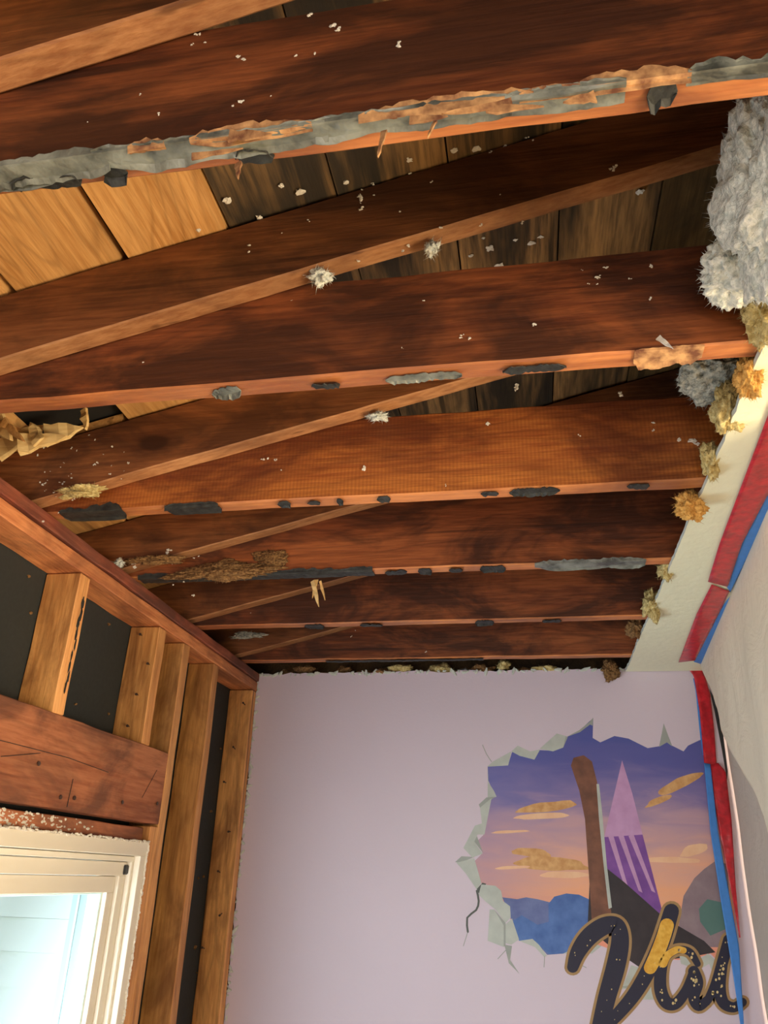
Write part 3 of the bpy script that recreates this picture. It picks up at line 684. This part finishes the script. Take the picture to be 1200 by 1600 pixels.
def front_edge(z):
    # free edge of the front flap, swept back towards the camera as it falls
    pts_ = [(.983, 3.94), (.87, 3.84), (.755, 3.72), (.58, 3.49), (.365, 3.25), (.30, 3.18), (0, 2.85), (-.5, 2.5), (-3, 2.2)]
    for (a, ya_), (b_, yb_) in zip(pts_, pts_[1:]):
        if z >= b_: return ya_ + (yb_ - ya_) * (a - z) / (a - b_)
    return 2.2
sheet('plastic_sheet', 1.62, 0, front_edge, 0, .035, 'milky plastic flap hanging nearest from the ceiling tape, its free edge slanting down', 1)
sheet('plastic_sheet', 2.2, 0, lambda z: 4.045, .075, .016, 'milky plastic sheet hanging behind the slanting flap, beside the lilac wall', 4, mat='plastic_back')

def tape(name, left, right, place, lift, mat, label, seed, group=None, wr=.0012, n=40):
    """strip between two pixel polylines laid on a real plane; place(px,py,lift)"""
    def samp(pl, t):
        L_ = [math.dist(a, b_) for a, b_ in zip(pl, pl[1:])]; tot = sum(L_); s = t * tot
        for (a, b_), l in zip(zip(pl, pl[1:]), L_):
            if s <= l + 1e-6: k_ = s / l; return (a[0] + (b_[0] - a[0]) * k_, a[1] + (b_[1] - a[1]) * k_)
            s -= l
        return pl[-1]
    bm = bmesh.new(); rows = []
    for i in range(n + 1):
        a, b_ = samp(left, i / n), samp(right, i / n); row = []
        for j in range(7):
            s = j / 6; px, py = a[0] + (b_[0] - a[0]) * s, a[1] + (b_[1] - a[1]) * s
            row.append(bm.verts.new(place(px, py, lift + wr * abs(noise.noise(Vector((px * .06, py * .06, seed)))) + wr * .6 * abs(noise.noise(Vector((px * .2, py * .2, seed)))))))
        rows.append(row)
    for a, b_ in zip(rows, rows[1:]):
        for j in range(6): bm.faces.new((a[j], a[j + 1], b_[j + 1], b_[j]))
    o = mesh_obj(name, bm, mat, smooth=True); o.modifiers.new('thick', 'SOLIDIFY').thickness = .0003
    return tag(recenter(o), label, 'tape', group)
onC = lambda px, py, l: at(2, .981 - l, px, py)
onB = lambda px, py, l: at(1, BW - .002 - l, px, py)
tape('red_tape', [(1290, 440), (1200, 648), (1124, 850), (1106, 909)], [(1330, 560), (1200, 772), (1159, 850), (1137, 917)], onC, .004, M['red_tape'], 'long near strip of shiny red tape on the ceiling', 1, wr=.004)
tape('red_tape', [(1112, 913), (1088, 960), (1060, 1035)], [(1140, 924), (1120, 965), (1086, 1032)], onC, .002, M['red_tape'], 'shorter far strip of red tape on the ceiling reaching the lilac wall', 2, wr=.004)
tape('blue_tape', [(1330, 540), (1200, 766), (1159, 848), (1134, 914)], [(1360, 600), (1200, 832), (1179, 850), (1141, 926)], onC, .001, M['blue_tape'], 'blue painter tape strip on the ceiling beside the long red tape', 3, wr=.0006)
tape('blue_tape', [(1142, 930), (1115, 965), (1084, 1034)], [(1146, 937), (1130, 985), (1110, 1022), (1097, 1038)], onC, .001, M['blue_tape'], 'blue painter tape strip on the ceiling beside the shorter red tape', 4, wr=.0006)
tape('red_tape', [(1072, 1042), (1084, 1056), (1093, 1110), (1100, 1190), (1102, 1202)], [(1097, 1042), (1100, 1052), (1110, 1085), (1116, 1140), (1120, 1195)], onB, .004, M['red_tape'], 'upper red tape strip running down the lilac wall corner', 5, wr=.006)
tape('red_tape', [(1110, 1195), (1114, 1240), (1126, 1310), (1141, 1385), (1155, 1465)], [(1122, 1192), (1134, 1205), (1143, 1280), (1150, 1390), (1157, 1465)], onB, .010, M['red_tape'], 'lower red tape strip on the lilac wall, behind the long blue tape', 6, wr=.006)
tape('blue_tape', [(1083, 1060), (1087, 1080), (1094, 1150), (1098, 1180)], [(1092, 1060), (1096, 1080), (1100, 1150), (1102, 1180)], onB, .001, M['blue_tape'], 'thin sliver of blue tape peeking out left of the upper red tape', 7, wr=.0006)
tape('blue_tape', [(1100, 1192), (1110, 1300), (1125, 1400), (1145, 1520), (1158, 1610)], [(1110, 1194), (1122, 1300), (1140, 1400), (1155, 1480), (1163, 1610)], onB, .020, M['blue_tape'], 'long blue tape strip crossing the right edge of the wall mural', 8, wr=.002)

bm = bmesh.new()  # flat black sliver painted in as the dark of the gap beside the flap
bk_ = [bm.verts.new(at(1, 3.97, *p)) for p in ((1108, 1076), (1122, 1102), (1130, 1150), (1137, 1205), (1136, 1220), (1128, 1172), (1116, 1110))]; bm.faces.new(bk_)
o = mesh_obj('dark_gap_strip', bm, M['latch']); o.modifiers.new('thick', 'SOLIDIFY').thickness = .002
tag(recenter(o), 'narrow black strip painting the shaded gap between the red tape and the plastic flap', 'strip')

# ================================================================= WALL MURAL (flat print) AND SCRIPT LETTERING
def flat(name, pts, lift, mat, parent, thick=.0004):
    bm = bmesh.new(); v = [bm.verts.new(at(1, BW - .0006 - lift * .2, *p)) for p in pts]
    for t_ in tessellate_polygon([[x.co for x in v]]):
        q = [v[k_] for k_ in t_]
        if (q[1].co - q[0].co).cross(q[2].co - q[0].co).y > 0: q.reverse()
        bm.faces.new(q)
    return mesh_obj(name, bm, mat, parent, recalc=False)
def sky_mat():
    m, nt, b = newmat('sunset_print'); v = mapped(nt, (1, 1, 1), False)
    tc = N(nt, 'TexCoord'); sx = N(nt, 'SeparateXYZ'); nt.links.new(tc.outputs['Object'], sx.inputs[0])
    zlo, zhi = at(1, BW, 900, 1440).z, at(1, BW, 900, 1130).z
    mr = N(nt, 'MapRange'); mr.inputs[1].default_value = zlo; mr.inputs[2].default_value = zhi; nt.links.new(sx.outputs['Z'], mr.inputs[0])
    mp = mapped(nt, (2.0, 1, 9.0), False); n = noi(nt, mp, 2.2, 4, .55, .6)
    ad = N(nt, 'Math', operation='MULTIPLY_ADD'); ad.inputs[1].default_value = .34; nt.links.new(n, ad.inputs[0]); nt.links.new(mr.outputs[0], ad.inputs[2])
    sb = N(nt, 'Math', operation='SUBTRACT'); sb.inputs[1].default_value = .17; nt.links.new(ad.outputs[0], sb.inputs[0])
    c = ramp(nt, sb.outputs[0], [(0, (.80, .30, .20)), (.12, (.86, .40, .22)), (.30, (.72, .38, .30)), (.48, (.48, .30, .38)), (.62, (.22, .17, .38)), (.8, (.10, .10, .34)), (1, (.06, .08, .32))])
    # bluer towards the left of the print
    mx = N(nt, 'MapRange'); mx.inputs[1].default_value = at(1, BW, 900, 1300).x; mx.inputs[2].default_value = at(1, BW, 760, 1300).x; mx.inputs[4].default_value = .35
    nt.links.new(sx.outputs['X'], mx.inputs[0]); c = mix(nt, mx.outputs[0], c, (.10, .15, .46))
    nt.links.new(c, b.inputs['Base Color']); b.inputs['Roughness'].default_value = .5; return m
mu = empty('wall_mural', at(1, BW - .001, 930, 1500)); tag(mu, 'printed wall mural of a sunset sky seen through a cracked hole in the plaster', 'mural')
sky = [(762, 1197), (794, 1195), (800, 1175), (835, 1186), (843, 1172), (865, 1173), (885, 1152), (905, 1142), (921, 1127), (927, 1122), (926, 1153), (938, 1160), (960, 1150), (982, 1154), (1012, 1169), (1030, 1166), (1037, 1131), (1050, 1165), (1068, 1174), (1075, 1165), (1092, 1157), (1110, 1150), (1135, 1300), (1155, 1500), (1120, 1500), (1110, 1490), (1095, 1495), (1060, 1500), (1000, 1495), (965, 1488), (940, 1478), (900, 1487), (880, 1490), (855, 1492), (840, 1475), (822, 1470), (811, 1470), (800, 1440), (785, 1415), (760, 1382), (752, 1380), (742, 1345), (754, 1333), (745, 1315), (755, 1305), (762, 1250), (775, 1245), (770, 1235), (763, 1220)]
flat('sky_print', sky, .0006, sky_mat(), mu)
PR = {'blue': print_mat('print_blue_hills', (.10, .20, .48), (.06, .13, .36)), 'haze': print_mat('print_far_hills', (.16, .20, .40), (.11, .14, .32)), 'brown': print_mat('print_brown_bow', (.24, .10, .06), (.14, .06, .04)),
      'hull': print_mat('print_dark_hull', (.045, .035, .04), (.03, .025, .03)), 'lilac': print_mat('print_lilac_sail', (.58, .33, .56), (.50, .27, .48)), 'purple': print_mat('print_purple_sail', (.24, .09, .36), (.17, .06, .28)),
      'gold': print_mat('print_gold_cloud', (.72, .42, .18), (.56, .28, .10), 40), 'chip': print_mat('print_plaster_chip', (.52, .55, .50), (.44, .47, .43)), 'chipd': print_mat('print_shaded_chip', (.36, .38, .35), (.32, .34, .31)),
      'crack': print_mat('print_crack', (.10, .11, .10)), 'rock': print_mat('print_dusk_rock', (.30, .22, .24), (.24, .17, .2)), 'peach': print_mat('print_peach_cloud', (.86, .55, .34), (.80, .46, .28)), 'teal': print_mat('print_teal_rock', (.10, .20, .18))}
def lens(cx, cy, rx, ry, tilt=0, n=28, k_=.25, seed=0):
    out = []
    for i in range(n):
        a = 2 * PI * i / n; r_ = 1 + k_ * noise.noise(Vector((math.cos(a) * 1.6, math.sin(a) * 1.6, seed)))
        x, y_ = math.cos(a) * rx * r_, math.sin(a) * ry * r_ * (.6 if math.sin(a) > 0 else 1); out.append((cx + x * math.cos(tilt) - y_ * math.sin(tilt), cy + x * math.sin(tilt) + y_ * math.cos(tilt)))
    return out
for i, (cx, cy, rx, ry, tl, m_) in enumerate(((858, 1262, 50, 9, -.12, 'gold'), (848, 1276, 44, 6, -.05, 'peach'), (862, 1352, 58, 13, .05, 'gold'), (830, 1334, 32, 8, .1, 'gold'), (880, 1368, 38, 7, 0, 'peach'), (1062, 1226, 40, 10, -.45, 'gold'), (1030, 1252, 24, 6, -.4, 'gold'), (1050, 1345, 44, 6, .02, 'peach'), (800, 1356, 30, 3, -.05, 'peach'), (795, 1300, 28, 3, -.05, 'peach'), (1085, 1330, 24, 10, -.3, 'peach'))):
    flat('cloud_print', lens(cx, cy, rx, ry, tl, seed=i), .0010 + .0001 * i, PR[m_], mu)
flat('hill_print', [(785, 1402), (808, 1405), (822, 1402), (840, 1405), (860, 1410), (930, 1410), (925, 1480), (880, 1490), (855, 1492), (840, 1475), (822, 1470), (811, 1470), (800, 1440)], .0024, PR['haze'], mu)
flat('hill_print', [(857, 1412), (866, 1401), (885, 1396), (905, 1398), (920, 1405), (925, 1480), (880, 1490), (858, 1491)], .0027, PR['blue'], mu)
flat('hill_print', [(800, 1440), (815, 1430), (840, 1445), (858, 1440), (858, 1491), (840, 1475), (822, 1470), (811, 1470)], .0029, PR['blue'], mu)
flat('rock_print', [(1068, 1400), (1085, 1372), (1100, 1358), (1118, 1345), (1136, 1350), (1145, 1480), (1100, 1480), (1060, 1450)], .0027, PR['rock'], mu)
flat('rock_print', [(1092, 1420), (1105, 1405), (1128, 1410), (1138, 1450), (1110, 1462), (1094, 1440)], .0031, PR['teal'], mu)
flat('sail_print', [(972, 1188), (988, 1240), (1004, 1304), (944, 1308)], .0030, PR['lilac'], mu)
flat('sail_print', [(944, 1308), (1004, 1304), (1038, 1436), (990, 1410), (947, 1360)], .0030, PR['purple'], mu)
for x_ in (0, 16, 32): flat('sail_stripe', [(950 + x_, 1306), (958 + x_, 1304), (984 + x_ * 1.25, 1395), (978 + x_ * 1.25, 1392)], .0034, PR['lilac'], mu)
flat('hull_print', [(942, 1352), (975, 1378), (1038, 1434), (1100, 1470), (1118, 1488), (1085, 1494), (1040, 1500), (1000, 1512), (965, 1488), (918, 1450), (922, 1362)], .0036, PR['hull'], mu)
flat('bow_print', [(892, 1196), (896, 1184), (912, 1180), (925, 1190), (933, 1222), (938, 1280), (943, 1350), (955, 1425), (956, 1468), (925, 1445), (921, 1380), (914, 1280), (905, 1235)], .0040, PR['brown'], mu)
flat('bow_print', [(936, 1225), (941, 1270), (948, 1350), (956, 1418), (951, 1420), (943, 1350), (936, 1280), (932, 1225)], .0042, PR['chip'], mu)
chips = [([(761, 1198), (770, 1190), (799, 1174), (794, 1196)], 0), ([(799, 1174), (809, 1165), (828, 1174), (844, 1171), (835, 1187), (812, 1181)], 0), ([(843, 1170), (870, 1146), (884, 1150), (880, 1168), (864, 1174)], 0), ([(884, 1150), (880, 1168), (887, 1152)], 1), ([(884, 1152), (905, 1141), (921, 1128), (927, 1121), (926, 1134), (922, 1132), (906, 1144)], 1),
         ([(762, 1198), (763, 1222), (772, 1236), (776, 1245), (762, 1247)], 0), ([(748, 1257), (760, 1246), (774, 1245), (750, 1262)], 1), ([(750, 1262), (768, 1247), (757, 1304), (745, 1304), (753, 1286)], 0), ([(724, 1325), (742, 1290), (755, 1286), (741, 1315)], 0), ([(724, 1325), (741, 1315), (754, 1334), (738, 1340)], 0), ([(741, 1315), (745, 1306), (755, 1333)], 1),
         ([(711, 1347), (721, 1338), (742, 1339), (719, 1348)], 1), ([(713, 1348), (741, 1341), (752, 1379), (745, 1390), (727, 1364)], 0), ([(745, 1389), (754, 1379), (760, 1381), (748, 1396)], 2), ([(752, 1382), (774, 1384), (774, 1421), (758, 1408), (748, 1398)], 0), ([(774, 1384), (783, 1392), (786, 1408), (797, 1416), (798, 1434), (790, 1442), (774, 1421)], 0), ([(765, 1421), (772, 1421), (788, 1444), (788, 1480), (762, 1470)], 0), ([(772, 1421), (790, 1442), (790, 1480), (787, 1478), (787, 1446)], 1),
         ([(790, 1444), (800, 1435), (811, 1468), (799, 1476), (790, 1474)], 0), ([(788, 1476), (800, 1478), (797, 1500), (812, 1522), (795, 1505)], 1), ([(811, 1470), (832, 1467), (842, 1476), (855, 1494), (850, 1495), (836, 1480)], 0), ([(1030, 1167), (1037, 1130), (1050, 1166), (1042, 1160)], 1), ([(971, 1546), (986, 1508), (1000, 1512), (996, 1534), (984, 1544)], 0), ([(968, 1542), (980, 1540), (992, 1536), (986, 1546)], 1), ([(1090, 1500), (1106, 1490), (1120, 1502), (1115, 1525), (1108, 1506), (1098, 1512)], 0), ([(1004, 1522), (1026, 1520), (1026, 1562), (1004, 1562)], 0), ([(880, 1490), (905, 1478), (925, 1474), (940, 1478), (925, 1490)], 0), ([(1060, 1484), (1084, 1500), (1082, 1512), (1064, 1506)], 0)]
for i, (pl, kk) in enumerate(chips): flat('chip_print', pl, .0045 + .00012 * (i % 5), PR[('chip', 'chipd', 'crack')[kk]], mu)
def stroke(bm, pts_, lift, extra=0, closed=False, sub=8):
    P_ = []
    n = len(pts_)
    for i in range(n - 1):
        p0, p1, p2, p3 = pts_[max(0, i - 1)], pts_[i], pts_[i + 1], pts_[min(n - 1, i + 2)]
        for s in range(sub):
            t = s / sub; P_.append([.5 * ((2 * p1[k_]) + (-p0[k_] + p2[k_]) * t + (2 * p0[k_] - 5 * p1[k_] + 4 * p2[k_] - p3[k_]) * t * t + (-p0[k_] + 3 * p1[k_] - 3 * p2[k_] + p3[k_]) * t ** 3) for k_ in range(3)])
    P_.append(list(pts_[-1]))
    prev = None
    def pt(x, y_): return bm.verts.new(at(1, BW - .0006 - lift * .2, x, y_))
    for i, (x, y_, w_) in enumerate(P_):
        a, b_ = P_[max(0, i - 1)], P_[min(len(P_) - 1, i + 1)]; dx, dy = b_[0] - a[0], b_[1] - a[1]; l = math.hypot(dx, dy) or 1; w_ += extra
        q = (pt(x - dy / l * w_, y_ + dx / l * w_), pt(x + dy / l * w_, y_ - dx / l * w_))
        if prev: bm.faces.new((prev[0], prev[1], q[1], q[0]))
        if i in (0, len(P_) - 1):
            s = -1 if i == 0 else 1; fan = [pt(x + s * math.cos(a_) * dx / l * w_ - math.sin(a_) * dy / l * w_, y_ + s * math.cos(a_) * dy / l * w_ + math.sin(a_) * dx / l * w_) for a_ in [(-PI / 2 + PI * j / 8) for j in range(9)]]
            bm.faces.new(fan)
        prev = q
for i, pl in enumerate(([(745, 1392), (748, 1408), (744, 1422), (730, 1434), (731, 1456)],)):
    bm = bmesh.new(); stroke(bm, [(x, y_, 1.6) for x, y_ in pl], .0046, 0, sub=2); mesh_obj('crack_print', bm, PR['crack'], mu, recalc=False)
for pl in ([(754, 1164), (760, 1178), (768, 1190)], [(731, 1456), (724, 1478)], [(851, 1494), (850, 1511)], [(790, 1485), (778, 1498)], [(908, 1508), (916, 1512)]):
    bm = bmesh.new(); stroke(bm, [(x, y_, .6) for x, y_ in pl], .0046, 0, sub=2); mesh_obj('crack_print', bm, PR['chipd'], mu, recalc=False)
# lettering
le = empty('wall_lettering', at(1, BW - .001, 1020, 1600)); tag(le, 'black and gold script lettering reading Val across the foot of the mural', 'lettering')
M['gold'] = print_mat('lettering_gold', (.40, .25, .11), (.34, .20, .08)); M['navy'] = print_mat('lettering_navy', (.022, .022, .045)); M['lamp'] = print_mat('lettering_amber', (.85, .50, .08), (.70, .34, .03), 60); M['fleck'] = print_mat('lettering_fleck', (.72, .55, .25))
LET = {'V': [[(895, 1511, 9), (903, 1488, 12), (920, 1464, 14), (944, 1447, 14), (964, 1446, 12), (969, 1470, 14), (962, 1510, 15), (948, 1560, 14), (936, 1612, 13)], [(936, 1612, 9), (962, 1588, 10), (990, 1555, 11), (1014, 1515, 12), (1034, 1472, 13), (1049, 1424, 12)]],
       'a': [[(1090, 1506, 5), (1078, 1488, 6), (1060, 1484, 6), (1042, 1494, 7), (1033, 1516, 9), (1032, 1545, 10), (1041, 1566, 10), (1056, 1568, 9), (1072, 1548, 8), (1084, 1520, 8)], [(1084, 1518, 9), (1090, 1536, 9), (1084, 1558, 9), (1092, 1572, 8), (1106, 1562, 7)]],
       'l': [[(1104, 1566, 6), (1118, 1538, 8), (1130, 1500, 9), (1138, 1468, 8)], [(1130, 1500, 8), (1124, 1540, 10), (1130, 1566, 9), (1146, 1574, 8), (1160, 1566, 7)]]}
for kch, strokes in LET.items():
    bm = bmesh.new(); [stroke(bm, s, .0056 + .0001 * j, 4.3) for j, s in enumerate(strokes)]; go = mesh_obj('letter', bm, M['gold'], le, recalc=False)
    bm = bmesh.new(); [stroke(bm, s, .0060 + .0001 * j, 0) for j, s in enumerate(strokes)]; mesh_obj('letter_fill', bm, M['navy'], go, recalc=False)
    if kch == 'V':
        bm = bmesh.new(); stroke(bm, [(1016, 1512, 10), (1026, 1492, 11), (1036, 1466, 11), (1042, 1446, 11)], .0064); mesh_obj('amber_fill', bm, M['lamp'], go, recalc=False)
    if kch == 'a':
        bm = bmesh.new(); stroke(bm, [(1068, 1485, 5), (1058, 1484, 5.5), (1044, 1492, 6), (1036, 1505, 7)], .0064); mesh_obj('amber_fill', bm, M['lamp'], go, recalc=False)
    rnd = random.Random(ord(kch)); bm = bmesh.new()
    for i in range(26):
        s = rnd.choice(strokes); j = rnd.randrange(len(s) - 1); t = rnd.random(); x = s[j][0] + (s[j + 1][0] - s[j][0]) * t; y_ = s[j][1] + (s[j + 1][1] - s[j][1]) * t
        w_ = s[j][2] * .6; x += rnd.uniform(-w_, w_); r_ = rnd.uniform(.7, 2.2) * (.5 if kch == 'V' else 1)
        bm.faces.new([bm.verts.new(at(1, BW - .0024, x + r_ * math.cos(a_), y_ + 1.3 * r_ * math.sin(a_))) for a_ in [2 * PI * q / 7 for q in range(7)]])
    stuff(mesh_obj('gold_flecks', bm, M['fleck'], go, recalc=False))
